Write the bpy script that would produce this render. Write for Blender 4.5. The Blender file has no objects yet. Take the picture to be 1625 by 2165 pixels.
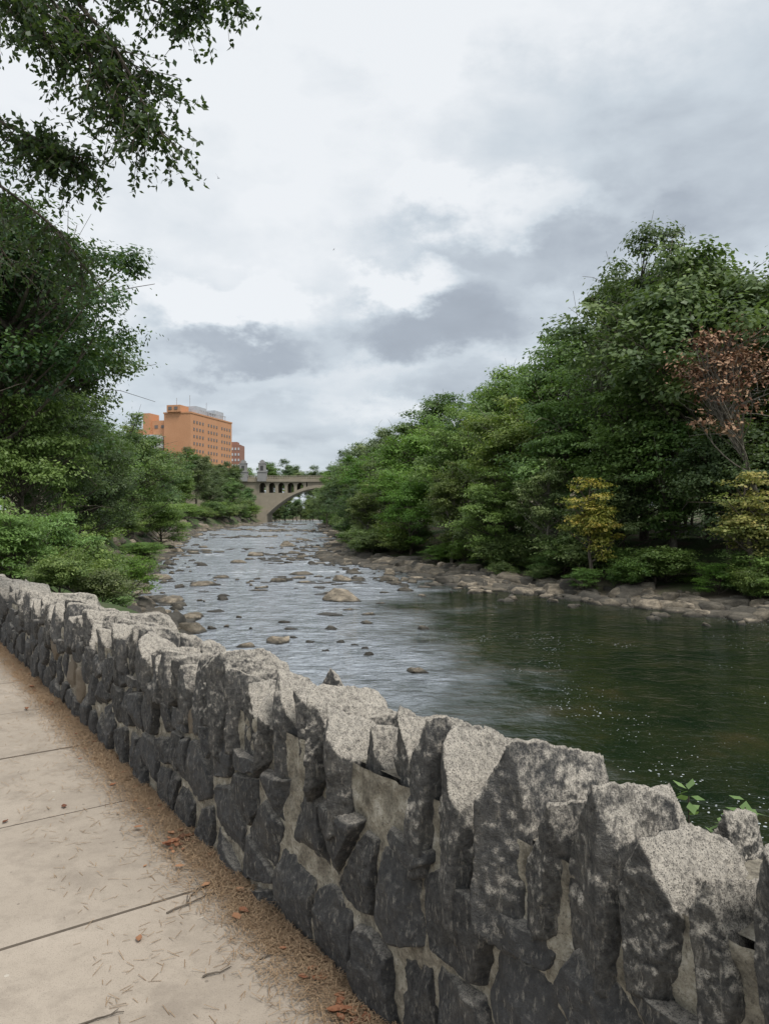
import bpy, math, numpy as np
from mathutils import Vector
rs = np.random.RandomState
TAU = 2*math.pi
scene = bpy.context.scene
col = scene.collection
scene.view_settings.view_transform = 'Standard'
scene.view_settings.look = 'None'
scene.view_settings.exposure = 0
WATER = -2.9

# ------------------------------------------------------------ helpers
def hash3(ix, iy, iz):
    h = (ix*374761393 + iy*668265263 + iz*1440662683) & 0xffffffff
    h = ((h ^ (h >> 13))*1274126177) & 0xffffffff
    h = h ^ (h >> 16)
    return h/4294967295.0
def vnoise(P):
    P = np.asarray(P, float)
    I = np.floor(P).astype(np.int64); f = P-I; f = f*f*(3-2*f)
    x, y, z = I[:, 0], I[:, 1], I[:, 2]
    fx, fy, fz = f[:, 0], f[:, 1], f[:, 2]
    def L(a, b, t): return a+(b-a)*t
    c00 = L(hash3(x, y, z), hash3(x+1, y, z), fx); c10 = L(hash3(x, y+1, z), hash3(x+1, y+1, z), fx)
    c01 = L(hash3(x, y, z+1), hash3(x+1, y, z+1), fx); c11 = L(hash3(x, y+1, z+1), hash3(x+1, y+1, z+1), fx)
    return L(L(c00, c10, fy), L(c01, c11, fy), fz)*2-1
def fbm(P, o=4):
    P = np.asarray(P, float); r = 0; a = 1.0; t = 0
    for i in range(o):
        r = r+a*vnoise(P+i*17.3); t += a; a *= .5; P = P*2.03
    return r/t
def sstep(a, b, x):
    t = np.clip((x-a)/(b-a), 0, 1); return t*t*(3-2*t)

def build_mesh(name, V, Flist, mats, midx=None, tint=None, smooth=False):
    V = np.asarray(V, np.float32)
    me = bpy.data.meshes.new(name)
    Fl = [np.asarray(F, np.int32) for F in Flist if len(F)]
    nf = sum(len(F) for F in Fl)
    loops = np.concatenate([F.ravel() for F in Fl])
    counts = np.concatenate([np.full(len(F), F.shape[1], np.int32) for F in Fl])
    starts = np.concatenate([[0], np.cumsum(counts)[:-1]]).astype(np.int32)
    me.vertices.add(len(V)); me.vertices.foreach_set('co', V.ravel())
    me.loops.add(len(loops)); me.loops.foreach_set('vertex_index', loops)
    me.polygons.add(nf); me.polygons.foreach_set('loop_start', starts)
    try: me.polygons.foreach_set('loop_total', counts)
    except Exception: pass
    if midx is not None: 
        me.polygons.foreach_set('material_index', np.asarray(midx, np.int32))
    me.polygons.foreach_set('use_smooth', np.full(nf, bool(smooth)))
    for m in mats: me.materials.append(m)
    if tint is not None:
        a = me.attributes.new('tint', 'FLOAT', 'POINT')
        a.data.foreach_set('value', np.asarray(tint, np.float32))
    me.update(calc_edges=True); me.validate()
    return me
def add_obj(name, me, loc=(0, 0, 0), rotz=0, sc=1, parent=None):
    o = bpy.data.objects.new(name, me); col.objects.link(o)
    o.location = loc; o.rotation_euler = (0, 0, rotz)
    o.scale = (sc, sc, sc) if np.isscalar(sc) else sc
    if parent: o.parent = parent
    return o
class Acc:
    def __init__(s): s.V = []; s.F = {}; s.n = 0; s.T = []
    def add(s, V, F, m=0, tint=0.5):
        V = np.asarray(V, float); F = np.asarray(F, int)
        s.V.append(V); s.F.setdefault((m, F.shape[1]), []).append(F+s.n); s.n += len(V)
        s.T.append(np.full(len(V), tint) if np.isscalar(tint) else np.asarray(tint))
    def mesh(s, name, mats, smooth=False):
        Fl = []; mi = []
        for (m, k), L in s.F.items():
            A = np.concatenate(L); Fl.append(A); mi.append(np.full(len(A), m))
        return build_mesh(name, np.concatenate(s.V), Fl, mats, np.concatenate(mi), np.concatenate(s.T), smooth)
def box(a, x0, x1, y0, y1, z0, z1, m=0, tint=.5, M=None):
    V = np.array([[x, y, z] for z in (z0, z1) for y in (y0, y1) for x in (x0, x1)], float)
    F = [[0, 2, 3, 1], [4, 5, 7, 6], [0, 1, 5, 4], [2, 6, 7, 3], [0, 4, 6, 2], [1, 3, 7, 5]]
    if M is not None: V = M(V)
    a.add(V, F, m, tint)
def tube(a, pts, rad, sides=6, m=0, tint=.5):
    pts = np.asarray(pts, float); k = len(pts); rad = np.asarray(rad, float)
    d = np.gradient(pts, axis=0); d /= np.linalg.norm(d, axis=1)[:, None]+1e-9
    ref = np.array([0.31, 0.17, 0.93]) if abs(d[:, 2]).mean() < .8 else np.array([1., .1, 0])
    A = np.cross(d, ref); A /= np.linalg.norm(A, axis=1)[:, None]+1e-9
    B = np.cross(d, A)
    th = np.arange(sides)/sides*TAU
    V = (pts[:, None]+rad[:, None, None]*(A[:, None]*np.cos(th)[None, :, None]+B[:, None]*np.sin(th)[None, :, None])).reshape(-1, 3)
    i = np.arange(k-1)[:, None]*sides; j = np.arange(sides)[None]; j2 = (j+1) % sides
    F = np.stack([i+j, i+j2, i+sides+j2, i+sides+j], -1).reshape(-1, 4)
    a.add(V, F, m, tint)
def leaves(a, P, N, L, R, m=1, tint=None, wr=.5, T=None):
    n = len(P)
    N = N/(np.linalg.norm(N, axis=1)[:, None]+1e-9)
    if T is None: T = R.normal(size=(n, 3))
    T = T-N*(T*N).sum(1)[:, None]; T /= np.linalg.norm(T, axis=1)[:, None]+1e-9
    B = np.cross(N, T); L = np.broadcast_to(L, (n,))[:, None]
    V = np.stack([P-T*L*.5, P+B*L*wr*.5-T*L*.05, P+T*L*.5, P-B*L*wr*.5-T*L*.05], 1).reshape(-1, 3)
    F = np.arange(n*4).reshape(-1, 4)
    a.add(V, F, m, np.repeat(tint if tint is not None else R.rand(n), 4))

# ------------------------------------------------------------ materials
def newmat(name):
    m = bpy.data.materials.new(name); m.use_nodes = True
    nt = m.node_tree; nt.nodes.clear()
    out = nt.nodes.new('ShaderNodeOutputMaterial')
    return m, nt, out
class G:
    def __init__(s, nt): s.nt = nt
    def n(s, t, **k):
        x = s.nt.nodes.new(t)
        for a, b in k.items(): setattr(x, a, b)
        return x
    def l(s, a, b): s.nt.links.new(a, b)
    def val(s, inp, v):
        if hasattr(v, 'is_output') or isinstance(v, bpy.types.NodeSocket): s.l(v, inp)
        else: inp.default_value = v
    def math(s, op, a, b=0., c=None, clamp=False):
        x = s.n('ShaderNodeMath', operation=op); x.use_clamp = clamp
        s.val(x.inputs[0], a); s.val(x.inputs[1], b)
        if c is not None: s.val(x.inputs[2], c)
        return x.outputs[0]
    def vmath(s, op, a, b=(0, 0, 0)):
        x = s.n('ShaderNodeVectorMath', operation=op)
        s.val(x.inputs[0], a)
        if op == 'SCALE': s.val(x.inputs['Scale'], b)
        else: s.val(x.inputs[1], b)
        return x.outputs['Value'] if op in ('LENGTH', 'DOT_PRODUCT', 'DISTANCE') else x.outputs[0]
    def noise(s, vec, scale, detail=4, rough=.55, dist=0.):
        x = s.n('ShaderNodeTexNoise'); 
        if vec is not None: s.l(vec, x.inputs['Vector'])
        x.inputs['Scale'].default_value = scale; x.inputs['Detail'].default_value = detail
        x.inputs['Roughness'].default_value = rough; x.inputs['Distortion'].default_value = dist
        return x
    def voro(s, vec, scale, feature='F1'):
        x = s.n('ShaderNodeTexVoronoi', feature=feature); s.l(vec, x.inputs['Vector']); x.inputs['Scale'].default_value = scale
        return x
    def ramp(s, f, stops):
        x = s.n('ShaderNodeValToRGB'); s.val(x.inputs[0], f); e = x.color_ramp.elements
        while len(e) < len(stops): e.new(.5)
        for i, (p, c) in enumerate(stops):
            e[i].position = p; e[i].color = (c, c, c, 1) if np.isscalar(c) else (*c, 1)
        return x.outputs[0]
    def mix(s, f, a, b, bt='MIX'):
        x = s.n('ShaderNodeMix', data_type='RGBA', blend_type=bt)
        s.val(x.inputs[0], f)
        for i, v in ((6, a), (7, b)):
            if isinstance(v, tuple): v = (*v, 1) if len(v) == 3 else v
            s.val(x.inputs[i], v)
        return x.outputs[2]
    def maprange(s, v, a, b, c=0., d=1., smooth=False):
        x = s.n('ShaderNodeMapRange'); s.val(x.inputs[0], v)
        if smooth: x.interpolation_type = 'SMOOTHSTEP'
        for i, q in zip((1, 2, 3, 4), (a, b, c, d)): x.inputs[i].default_value = q
        return x.outputs[0]
    def bump(s, h, strength=.5, dist=.02, normal=None):
        x = s.n('ShaderNodeBump'); s.l(h, x.inputs['Height']); x.inputs['Strength'].default_value = strength
        x.inputs['Distance'].default_value = dist
        if normal is not None: s.l(normal, x.inputs['Normal'])
        return x.outputs[0]
    def bsdf(s, out, color, rough=.8, normal=None, spec=.3):
        x = s.n('ShaderNodeBsdfPrincipled'); 
        if isinstance(color, tuple): color = (*color, 1)
        s.val(x.inputs['Base Color'], color); s.val(x.inputs['Roughness'], rough)
        s.val(x.inputs['Specular IOR Level'], spec)
        if normal is not None: s.l(normal, x.inputs['Normal'])
        s.l(x.outputs[0], out.inputs[0]); return x
    def pos(s): return s.n('ShaderNodeNewGeometry').outputs['Position']
    def attr(s, name): return s.n('ShaderNodeAttribute', attribute_name=name).outputs['Fac']

def leaf_mat(name, c1, c2, c3, trans=.3, objvar=.35, huev=.03):
    m, nt, out = newmat(name); g = G(nt)
    t = g.attr('tint'); oi = g.n('ShaderNodeObjectInfo').outputs['Random']
    c = g.ramp(t, [(0, c1), (.55, c2), (1, c3)])
    hs = g.n('ShaderNodeHueSaturation'); g.l(c, hs.inputs['Color'])
    g.l(g.maprange(oi, 0, 1, .5-huev, .5+huev), hs.inputs['Hue'])
    g.l(g.maprange(g.math('FRACT', g.math('MULTIPLY', oi, 7.3)), 0, 1, .80, 1.08), hs.inputs['Saturation'])
    g.l(g.maprange(g.math('FRACT', g.math('MULTIPLY', oi, 13.7)), 0, 1, 1-objvar, 1+objvar), hs.inputs['Value'])
    p = g.n('ShaderNodeBsdfPrincipled'); g.l(hs.outputs[0], p.inputs['Base Color'])
    p.inputs['Roughness'].default_value = .5; p.inputs['Specular IOR Level'].default_value = .4
    tr = g.n('ShaderNodeBsdfTranslucent'); g.l(g.mix(.45, hs.outputs[0], (.25, .40, .05), 'MIX'), tr.inputs[0])
    mx = g.n('ShaderNodeMixShader'); mx.inputs[0].default_value = trans
    g.l(p.outputs[0], mx.inputs[1]); g.l(tr.outputs[0], mx.inputs[2]); g.l(mx.outputs[0], out.inputs[0])
    return m
M_leaf = leaf_mat('leaf_green', (.058, .104, .040), (.115, .180, .062), (.195, .27, .09), .33)
M_leafM = leaf_mat('leaf_midgreen', (.078, .132, .034), (.150, .225, .058), (.24, .32, .088), .36, .28, .025)
M_leafY = leaf_mat('leaf_yellowgreen', (.16, .20, .035), (.32, .32, .05), (.52, .39, .06), .35, .1, .01)
M_leafD = leaf_mat('leaf_dark', (.022, .05, .020), (.045, .088, .032), (.09, .15, .045), .25, .12)
M_leafB = leaf_mat('leaf_bright', (.085, .165, .03), (.150, .265, .052), (.23, .37, .08), .4, .14, .015)
def brown_leaf(name, a, b, c):
    m, nt, out = newmat(name); g = G(nt)
    g.bsdf(out, g.ramp(g.attr('tint'), [(0, a), (.5, b), (1, c)]), .75)
    return m
M_leafR = brown_leaf('leaf_brown', (.12, .055, .034), (.27, .145, .085), (.40, .27, .17))
M_leafDry = brown_leaf('leaf_dry', (.12, .05, .03), (.24, .105, .055), (.36, .20, .11))
def bark(name, a, b):
    m, nt, out = newmat(name); g = G(nt); p = g.pos()
    v = g.vmath('MULTIPLY', p, (1, 1, .25)); n = g.noise(v, 9, 4, .6)
    g.bsdf(out, g.ramp(n.outputs[0], [(.3, a), (.7, b)]), .9, g.bump(n.outputs[0], .8, .03)); return m
M_bark = bark('bark', (.04, .033, .026), (.15, .125, .10))
M_barkpale = bark('bark_pale', (.10, .088, .07), (.30, .27, .23))

# wall stone
def stone_mat(name, cop=False):
    m, nt, out = newmat(name); g = G(nt); p = g.pos(); t = g.attr('tint')
    n1 = g.noise(p, 8, 5, .65); n2 = g.noise(p, 48, 6, .75); n3 = g.noise(p, 190, 3, .7); n4 = g.voro(p, 210)
    st = g.noise(g.vmath('MULTIPLY', p, (1, 1, .3)), 60, 5, .75)
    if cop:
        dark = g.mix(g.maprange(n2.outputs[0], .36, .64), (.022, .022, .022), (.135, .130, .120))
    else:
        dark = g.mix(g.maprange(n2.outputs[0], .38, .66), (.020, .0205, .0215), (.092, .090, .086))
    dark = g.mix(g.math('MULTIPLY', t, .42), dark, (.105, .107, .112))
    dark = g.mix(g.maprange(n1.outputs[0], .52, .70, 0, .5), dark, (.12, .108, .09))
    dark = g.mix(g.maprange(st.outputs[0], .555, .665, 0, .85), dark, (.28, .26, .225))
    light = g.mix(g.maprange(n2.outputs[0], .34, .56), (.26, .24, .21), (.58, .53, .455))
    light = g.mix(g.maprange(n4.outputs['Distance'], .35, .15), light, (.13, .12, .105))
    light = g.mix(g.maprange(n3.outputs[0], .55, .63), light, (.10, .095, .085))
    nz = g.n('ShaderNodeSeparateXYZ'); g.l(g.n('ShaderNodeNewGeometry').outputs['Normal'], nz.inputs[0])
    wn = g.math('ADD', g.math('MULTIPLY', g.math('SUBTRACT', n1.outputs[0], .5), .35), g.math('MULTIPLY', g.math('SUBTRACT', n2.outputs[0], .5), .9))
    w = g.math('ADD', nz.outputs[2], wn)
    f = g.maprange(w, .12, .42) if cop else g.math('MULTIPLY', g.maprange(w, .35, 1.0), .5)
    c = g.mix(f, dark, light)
    c = g.mix(g.math('MULTIPLY', g.math('GREATER_THAN', t, .955), .6), c, (.28, .22, .15))
    h = g.math('ADD', g.math('MULTIPLY', n2.outputs[0], .8), g.math('MULTIPLY', n3.outputs[0], .45))
    g.bsdf(out, c, .8, g.bump(h, 1.0, .016), .4); return m
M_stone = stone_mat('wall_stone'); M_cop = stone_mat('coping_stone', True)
def mortar_mat():
    m, nt, out = newmat('mortar'); g = G(nt); p = g.pos()
    n = g.noise(p, 12, 6, .75); n2 = g.noise(p, 80, 5, .75)
    c = g.ramp(n.outputs[0], [(.34, (.14, .125, .10)), (.46, (.30, .27, .215)), (.56, (.44, .40, .32)), (.68, (.66, .62, .54))])
    c = g.mix(g.maprange(n2.outputs[0], .52, .70), c, (.10, .09, .073))
    g.bsdf(out, c, .95, g.bump(n2.outputs[0], 1.0, .015)); return m
M_mortar = mortar_mat()
def concrete():
    m, nt, out = newmat('sidewalk_concrete'); g = G(nt); p = g.pos()
    a = g.noise(p, 1.3, 5, .6); b = g.noise(p, 14, 5, .65); c3 = g.noise(p, 220, 2, .6)
    c = g.ramp(a.outputs[0], [(.3, (.315, .268, .218)), (.5, (.405, .347, .283)), (.7, (.455, .392, .323))])
    c = g.mix(g.maprange(b.outputs[0], .5, .75, 0, .45), c, (.25, .214, .172))
    c = g.mix(g.maprange(c3.outputs[0], .56, .68, 0, .5), c, (.17, .147, .123))
    sp = g.voro(p, 9); c = g.mix(g.math('MULTIPLY', g.math('LESS_THAN', sp.outputs['Distance'], .06), .6), c, (.12, .10, .08))
    sp2 = g.voro(g.vmath('ADD', p, (3.1, 1.2, 0)), 6); c = g.mix(g.math('MULTIPLY', g.math('LESS_THAN', sp2.outputs['Distance'], .05), .5), c, (.6, .57, .5))
    sp3 = g.noise(g.vmath('ADD', p, (7.1, 2.2, 0)), 3.2, 5, .7); c = g.mix(g.maprange(sp3.outputs[0], .50, .66, 0, .5), c, (.22, .185, .15))
    t = g.attr('tint'); c = g.mix(g.math('MULTIPLY', t, .22), c, (.24, .21, .175))
    g.bsdf(out, c, .9, g.bump(g.math('ADD', c3.outputs[0], b.outputs[0]), .35, .004)); return m
M_conc = concrete()
def ground_mat():
    m, nt, out = newmat('ground_soil'); g = G(nt); p = g.pos()
    a = g.noise(p, .35, 5, .6); b = g.noise(p, 5, 5, .7)
    z = g.n('ShaderNodeSeparateXYZ'); g.l(p, z.inputs[0])
    green = g.mix(b.outputs[0], (.03, .055, .018), (.08, .12, .04))
    soil = g.mix(b.outputs[0], (.05, .04, .03), (.16, .13, .095))
    c = g.mix(g.maprange(a.outputs[0], .48, .60), green, soil)
    shore = g.mix(b.outputs[0], (.08, .068, .05), (.24, .20, .15))
    w = g.math('ADD', z.outputs[2], g.math('MULTIPLY', b.outputs[0], .5))
    c = g.mix(g.maprange(w, WATER+.45, WATER+.95), shore, c)
    g.bsdf(out, c, .95, g.bump(b.outputs[0], 1, .08)); return m
M_ground = ground_mat()
def needles_mat():
    m, nt, out = newmat('needle_litter'); g = G(nt); p = g.pos()
    n = g.noise(p, 60, 5, .8); t = g.attr('tint')
    c = g.ramp(n.outputs[0], [(.3, (.12, .08, .05)), (.5, (.32, .21, .125)), (.7, (.50, .37, .24))])
    c = g.mix(g.math('MULTIPLY', t, .6), c, (.50, .37, .24))
    g.bsdf(out, c, .95, g.bump(n.outputs[0], 1, .01)); return m
M_needle = needles_mat()
def rock_mat():
    m, nt, out = newmat('river_rock'); g = G(nt); p = g.pos(); t = g.attr('tint')
    v = g.vmath('MULTIPLY', p, (1, 1, 3)); n = g.noise(v, 2.2, 5, .65); n2 = g.noise(v, 14, 5, .7)
    c = g.ramp(t, [(0, (.085, .08, .07)), (.35, (.15, .135, .11)), (.7, (.235, .20, .15)), (1, (.40, .34, .26))])
    c = g.mix(g.maprange(n.outputs[0], .42, .60), g.mix(.6, c, (.05, .045, .037)), c)
    c = g.mix(g.maprange(n2.outputs[0], .48, .66, 0, .8), c, (.05, .045, .037))
    z = g.n('ShaderNodeSeparateXYZ'); g.l(p, z.inputs[0])
    wet = g.maprange(g.math('ADD', z.outputs[2], g.math('MULTIPLY', n.outputs[0], .14)), WATER+.10, WATER+.19)
    c = g.mix(wet, (.03, .027, .021), c)
    g.bsdf(out, c, g.maprange(wet, 0, 1, .3, .9), g.bump(n2.outputs[0], .8, .05)); return m
M_rock = rock_mat()
def simple(name, c, rough=.8, var=.25, scale=1.):
    m, nt, out = newmat(name); g = G(nt); n = g.noise(g.pos(), scale, 4, .65)
    d = tuple(x*(1-var) for x in c); e = tuple(min(1, x*(1+var)) for x in c)
    g.bsdf(out, g.mix(n.outputs[0], d, e), rough); return m
M_joint = simple('joint_dirt_shade', (.12, .10, .08), .95, .4, 20)  # joint dirt, with the groove's shade put into the slab edge colour

# water
def water_mat():
    m, nt, out = newmat('river_water'); g = G(nt); p = g.pos()
    s = g.n('ShaderNodeSeparateXYZ'); g.l(p, s.inputs[0]); X, Y = s.outputs[0], s.outputs[1]
    # riffle zone: shallow stony part of the river (upstream and along the near bank)
    e = g.math('SUBTRACT', g.math('ADD', 1.6, g.math('MULTIPLY', g.math('MAXIMUM', g.math('SUBTRACT', Y, 50), 0.), -.03)), X)
    big = g.noise(p, .16, 4, .6)
    rif = g.math('MULTIPLY', g.maprange(g.math('ADD', e, g.math('MULTIPLY', g.math('SUBTRACT', big.outputs[0], .5), 12)), -2.5, 3.5, 0, 1, True), g.maprange(Y, 10, 20, .5, 1, True))
    pv = g.vmath('MULTIPLY', p, (.7, 1.0, 1))
    w1 = g.noise(pv, 1.1, 2, .6, .6); w2 = g.noise(pv, 4.2, 3, .65, .5); w3 = g.noise(pv, 15, 2, .6)
    h1 = g.math('MULTIPLY', w1.outputs[0], g.maprange(rif, 0, 1, .05, .60))
    h2 = g.math('MULTIPLY', w2.outputs[0], g.maprange(rif, 0, 1, .022, .26))
    h3 = g.math('MULTIPLY', w3.outputs[0], g.maprange(rif, 0, 1, .007, .05))
    h = g.math('ADD', g.math('ADD', h1, h2), h3)
    nb = g.bump(h, 1.0, 1.0)
    bed = g.noise(p, .5, 4, .6)
    deep = g.ramp(bed.outputs[0], [(.38, (.007, .015, .007)), (.58, (.016, .023, .010)), (.75, (.034, .031, .014))])
    skyrefl = g.noise(pv, 1.6, 5, .7, .4)
    deep = g.mix(g.math('MULTIPLY', rif, g.maprange(skyrefl.outputs[0], .30, .56, .35, 1.0)), deep, (.37, .41, .46))  # pale sky reflection and foamy water both put into the base colour
    b = g.n('ShaderNodeBsdfPrincipled'); g.l(deep, b.inputs['Base Color']); g.l(g.maprange(rif, 0, 1, .04, .12), b.inputs['Roughness'])
    b.inputs['IOR'].default_value = 1.333; b.inputs['Specular IOR Level'].default_value = .5
    g.l(nb, b.inputs['Normal'])
    fo = g.noise(g.vmath('MULTIPLY', p, (.6, 1.1, 1)), 2.4, 6, .8, .3); fl = g.noise(g.vmath('MULTIPLY', p, (.5, 1, 1)), .25, 3, .6)
    fm = g.math('ADD', fo.outputs[0], g.math('MULTIPLY', g.math('SUBTRACT', fl.outputs[0], .5), .6))
    foam = g.math('MULTIPLY', g.maprange(fm, .59, .69), g.math('MULTIPLY', g.maprange(rif, .3, .9), g.maprange(Y, 24, 55, .3, 1)))
    # drifting specks of froth on the slack water
    sv = g.voro(p, 8.0); zone = g.noise(p, .25, 5, .65, .4); zn = g.maprange(zone.outputs[0], .46, .66, .0, .20)
    sp = g.math('MULTIPLY', g.math('LESS_THAN', sv.outputs['Distance'], zn), g.maprange(zone.outputs[0], .46, .50))
    foam = g.math('MAXIMUM', g.math('MULTIPLY', foam, .65), g.math('MULTIPLY', sp, .55))
    d = g.n('ShaderNodeBsdfDiffuse'); d.inputs[0].default_value = (.68, .72, .76, 1)
    mx = g.n('ShaderNodeMixShader'); g.l(foam, mx.inputs[0]); g.l(b.outputs[0], mx.inputs[1]); g.l(d.outputs[0], mx.inputs[2])
    g.l(mx.outputs[0], out.inputs[0]); return m
M_water = water_mat()

# ------------------------------------------------------------ terrain
LB = [(60, -70), (29.5, -28), (6.5, 4.6), (-6.05, 22.6), (-8.96, 31.0), (-15.3, 43.4), (-20.4, 69), (-31, 113), (-38, 150), (-41, 235), (-42, 262), (-45, 325)]
RB = [(100, -70), (60, -30), (40, 0), (24, 22), (15.8, 30.3), (12.8, 34), (8.35, 39.8), (5.2, 43.4), (2.9, 51.4), (-.45, 58.6), (-4.8, 67.7), (-5.8, 81), (-7.2, 113), (-13, 168), (-18.6, 220), (-21, 262), (-22, 325)]
POLY = np.array(LB+RB[::-1], float)
def river_sd(X, Y):
    d = np.full(X.shape, 1e9); inside = np.zeros(X.shape, bool)
    n = len(POLY)
    for i in range(n):
        ax, ay = POLY[i]; bx, by = POLY[(i+1) % n]
        ex, ey = bx-ax, by-ay
        t = np.clip(((X-ax)*ex+(Y-ay)*ey)/(ex*ex+ey*ey), 0, 1)
        d = np.minimum(d, np.hypot(X-ax-t*ex, Y-ay-t*ey))
        c = (ay > Y) != (by > Y)
        with np.errstate(divide='ignore', invalid='ignore'):
            xi = ax+(Y-ay)/(by-ay if by != ay else 1e-9)*ex
        inside ^= c & (X < xi)
    return np.where(inside, -d, d)
lb = np.array(LB); rb = np.array(RB)
def height(X, Y):
    X = np.asarray(X, float); Y = np.asarray(Y, float); sh = X.shape
    X = X.ravel(); Y = Y.ravel()
    sd = river_sd(X, Y)
    wob = fbm(np.stack([X*.25, Y*.25, X*0], 1), 3)
    cx = (np.interp(Y, lb[:, 1], lb[:, 0])+np.interp(Y, rb[:, 1], rb[:, 0]))/2
    left = X < cx
    dd = np.maximum(sd+wob*.8*np.clip(sd/3, 0, 1), 0)
    hl = WATER+.45*sstep(-.5, 1.5, dd)+(2.88-.45)*sstep(1.0, 5.2, dd)
    hr = WATER+.45*sstep(-.5, 2.5, dd)+2.2*sstep(2.2, 12, dd)+3*sstep(12, 90, dd)
    h = np.where(left, hl, hr)
    h = np.where(sd < 0, WATER-.1-np.clip(-sd*.35, 0, 1.3), h)
    perp = X*.819+Y*.573
    rough = fbm(np.stack([X*.8, Y*.8, X*0+5], 1), 4)
    far = np.where(left, np.where(perp < -3.5, np.clip((-3.5-perp)*.1, 0, 1), np.clip((perp-2.2), 0, 1)), 1)
    h = h+rough*.18*far*np.clip(sd+1, 0, 1)
    far2 = sstep(60, 400, sd); h = h+far2*4*fbm(np.stack([X*.01, Y*.01, X*0+9], 1), 3)
    return h.reshape(sh)
tx = np.linspace(-1, 1, 340); gx = 45*tx+ (2500-45)*np.sign(tx)*np.abs(tx)**7
ty = np.linspace(-.45, 1, 430); gy = 150*ty+(3000-150)*np.sign(ty)*np.abs(ty)**7
gx = gx-5
XX, YY = np.meshgrid(gx, gy)
ZZ = height(XX, YY)
V = np.stack([XX, YY, ZZ], -1).reshape(-1, 3)
nx, ny = len(gx), len(gy)
i = np.arange(ny-1)[:, None]*nx; j = np.arange(nx-1)[None]
F = np.stack([i+j, i+j+1, i+nx+j+1, i+nx+j], -1).reshape(-1, 4)
add_obj('ground', build_mesh('ground', V, [F], [M_ground], smooth=True))
def gz(x, y): return float(height(np.array([x]), np.array([y]))[0])
a = Acc(); a.add([[-90, -90, WATER], [110, -90, WATER], [110, 330, WATER], [-90, 330, WATER]], [[0, 1, 2, 3]])
add_obj('river_water', a.mesh('river_water', [M_water]))

# ------------------------------------------------------------ wall frame
P0 = np.array([.01, 2.30]); D = np.array([-.573, .819]); D /= np.linalg.norm(D); Nn = np.array([D[1], -D[0]])
def wallW(V):  # (s,t,z) -> world
    V = np.asarray(V, float)
    xy = P0+V[:, :1]*D+V[:, 1:2]*Nn
    return np.concatenate([xy, V[:, 2:3]], 1)
def Hs(s): 
    y = 2.3+.819*np.asarray(s, float)
    return .955-.034*(y-1.33)
S0, S1 = -3.2, 17.0
def copZ(s): return Hs(s)-.27-.12*(1-sstep(-.5, 4, np.asarray(s, float)))
THK = .40

# cube-sphere
def cubesphere(n):
    g = np.linspace(-1, 1, n+1); g = np.tan(g*math.pi/4)
    A, B = np.meshgrid(g, g); Vs = []; Fs = []; off = 0
    for ax in range(3):
        for sg in (-1, 1):
            P = np.zeros((n+1, n+1, 3)); P[..., ax] = sg; P[..., (ax+1) % 3] = A; P[..., (ax+2) % 3] = B
            Vs.append(P.reshape(-1, 3)); i = np.arange(n)[:, None]*(n+1); j = np.arange(n)[None]
            F = np.stack([i+j, i+j+1, i+n+2+j, i+n+1+j], -1).reshape(-1, 4)
            if sg < 0: F = F[:, ::-1]
            Fs.append(F+off); off += (n+1)**2
    V = np.concatenate(Vs); F = np.concatenate(Fs)
    V = V/np.linalg.norm(V, axis=1)[:, None]
    key = np.round(V*1e5).astype(np.int64); _, idx, inv = np.unique(key, axis=0, return_index=True, return_inverse=True)
    return V[idx], inv.ravel()[F]
CS = {n: cubesphere(n) for n in (4, 6, 10, 18, 44)}
def polyrock(dirs, planes, half, mx=1.8):
    """convex stone: dirs unit; planes list (n,d) in normalised box space; half = half extents"""
    inv = np.full(len(dirs), 1/mx)
    for nrm, d in planes:
        nrm = np.asarray(nrm, float); nrm = nrm/np.linalg.norm(nrm)
        inv = np.maximum(inv, dirs@nrm/d)
    return dirs/inv[:, None]*half

R = rs(11)
wall_parent = bpy.data.objects.new('stone_wall', None); col.objects.link(wall_parent)
# core with mortar face
a = Acc()
ns, nz = 1500, 70
ss = np.linspace(S0, S1, ns)
for side in (0, 1):
    sg, zg = np.meshgrid(ss, np.linspace(0, 1, nz))
    top = Hs(sg)-.16
    z = -.1+(top+.1)*zg
    Pn = np.stack([sg.ravel(), z.ravel(), np.zeros(sg.size)+side*7], 1)
    nn = (fbm(Pn*9, 4)*.014+fbm(Pn*30, 3)*.010).reshape(sg.shape)
    t = (.004-nn) if side == 0 else (THK-.02+nn)
    V = wallW(np.stack([sg.ravel(), t.ravel(), z.ravel()], 1))
    i = np.arange(nz-1)[:, None]*ns; j = np.arange(ns-1)[None]
    F = np.stack([i+j, i+j+1, i+ns+j+1, i+ns+j], -1).reshape(-1, 4)
    if side == 0: F = F[:, ::-1]
    a.add(V, F)
sg = ss; V = wallW(np.concatenate([np.stack([sg, sg*0+.03, Hs(sg)-.16], 1), np.stack([sg, sg*0+THK-.03, Hs(sg)-.16], 1)]))
F = [[q, q+1, ns+q+1, ns+q] for q in range(ns-1)]
a.add(V, F)
for s in (S0, S1):
    a.add(wallW([[s, .03, -.1], [s, THK-.03, -.1], [s, THK-.03, Hs(s)-.16], [s, .03, Hs(s)-.16]]), [[0, 1, 2, 3]])
add_obj('mortar', a.mesh('mortar', [M_mortar], True), parent=wall_parent)

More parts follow.
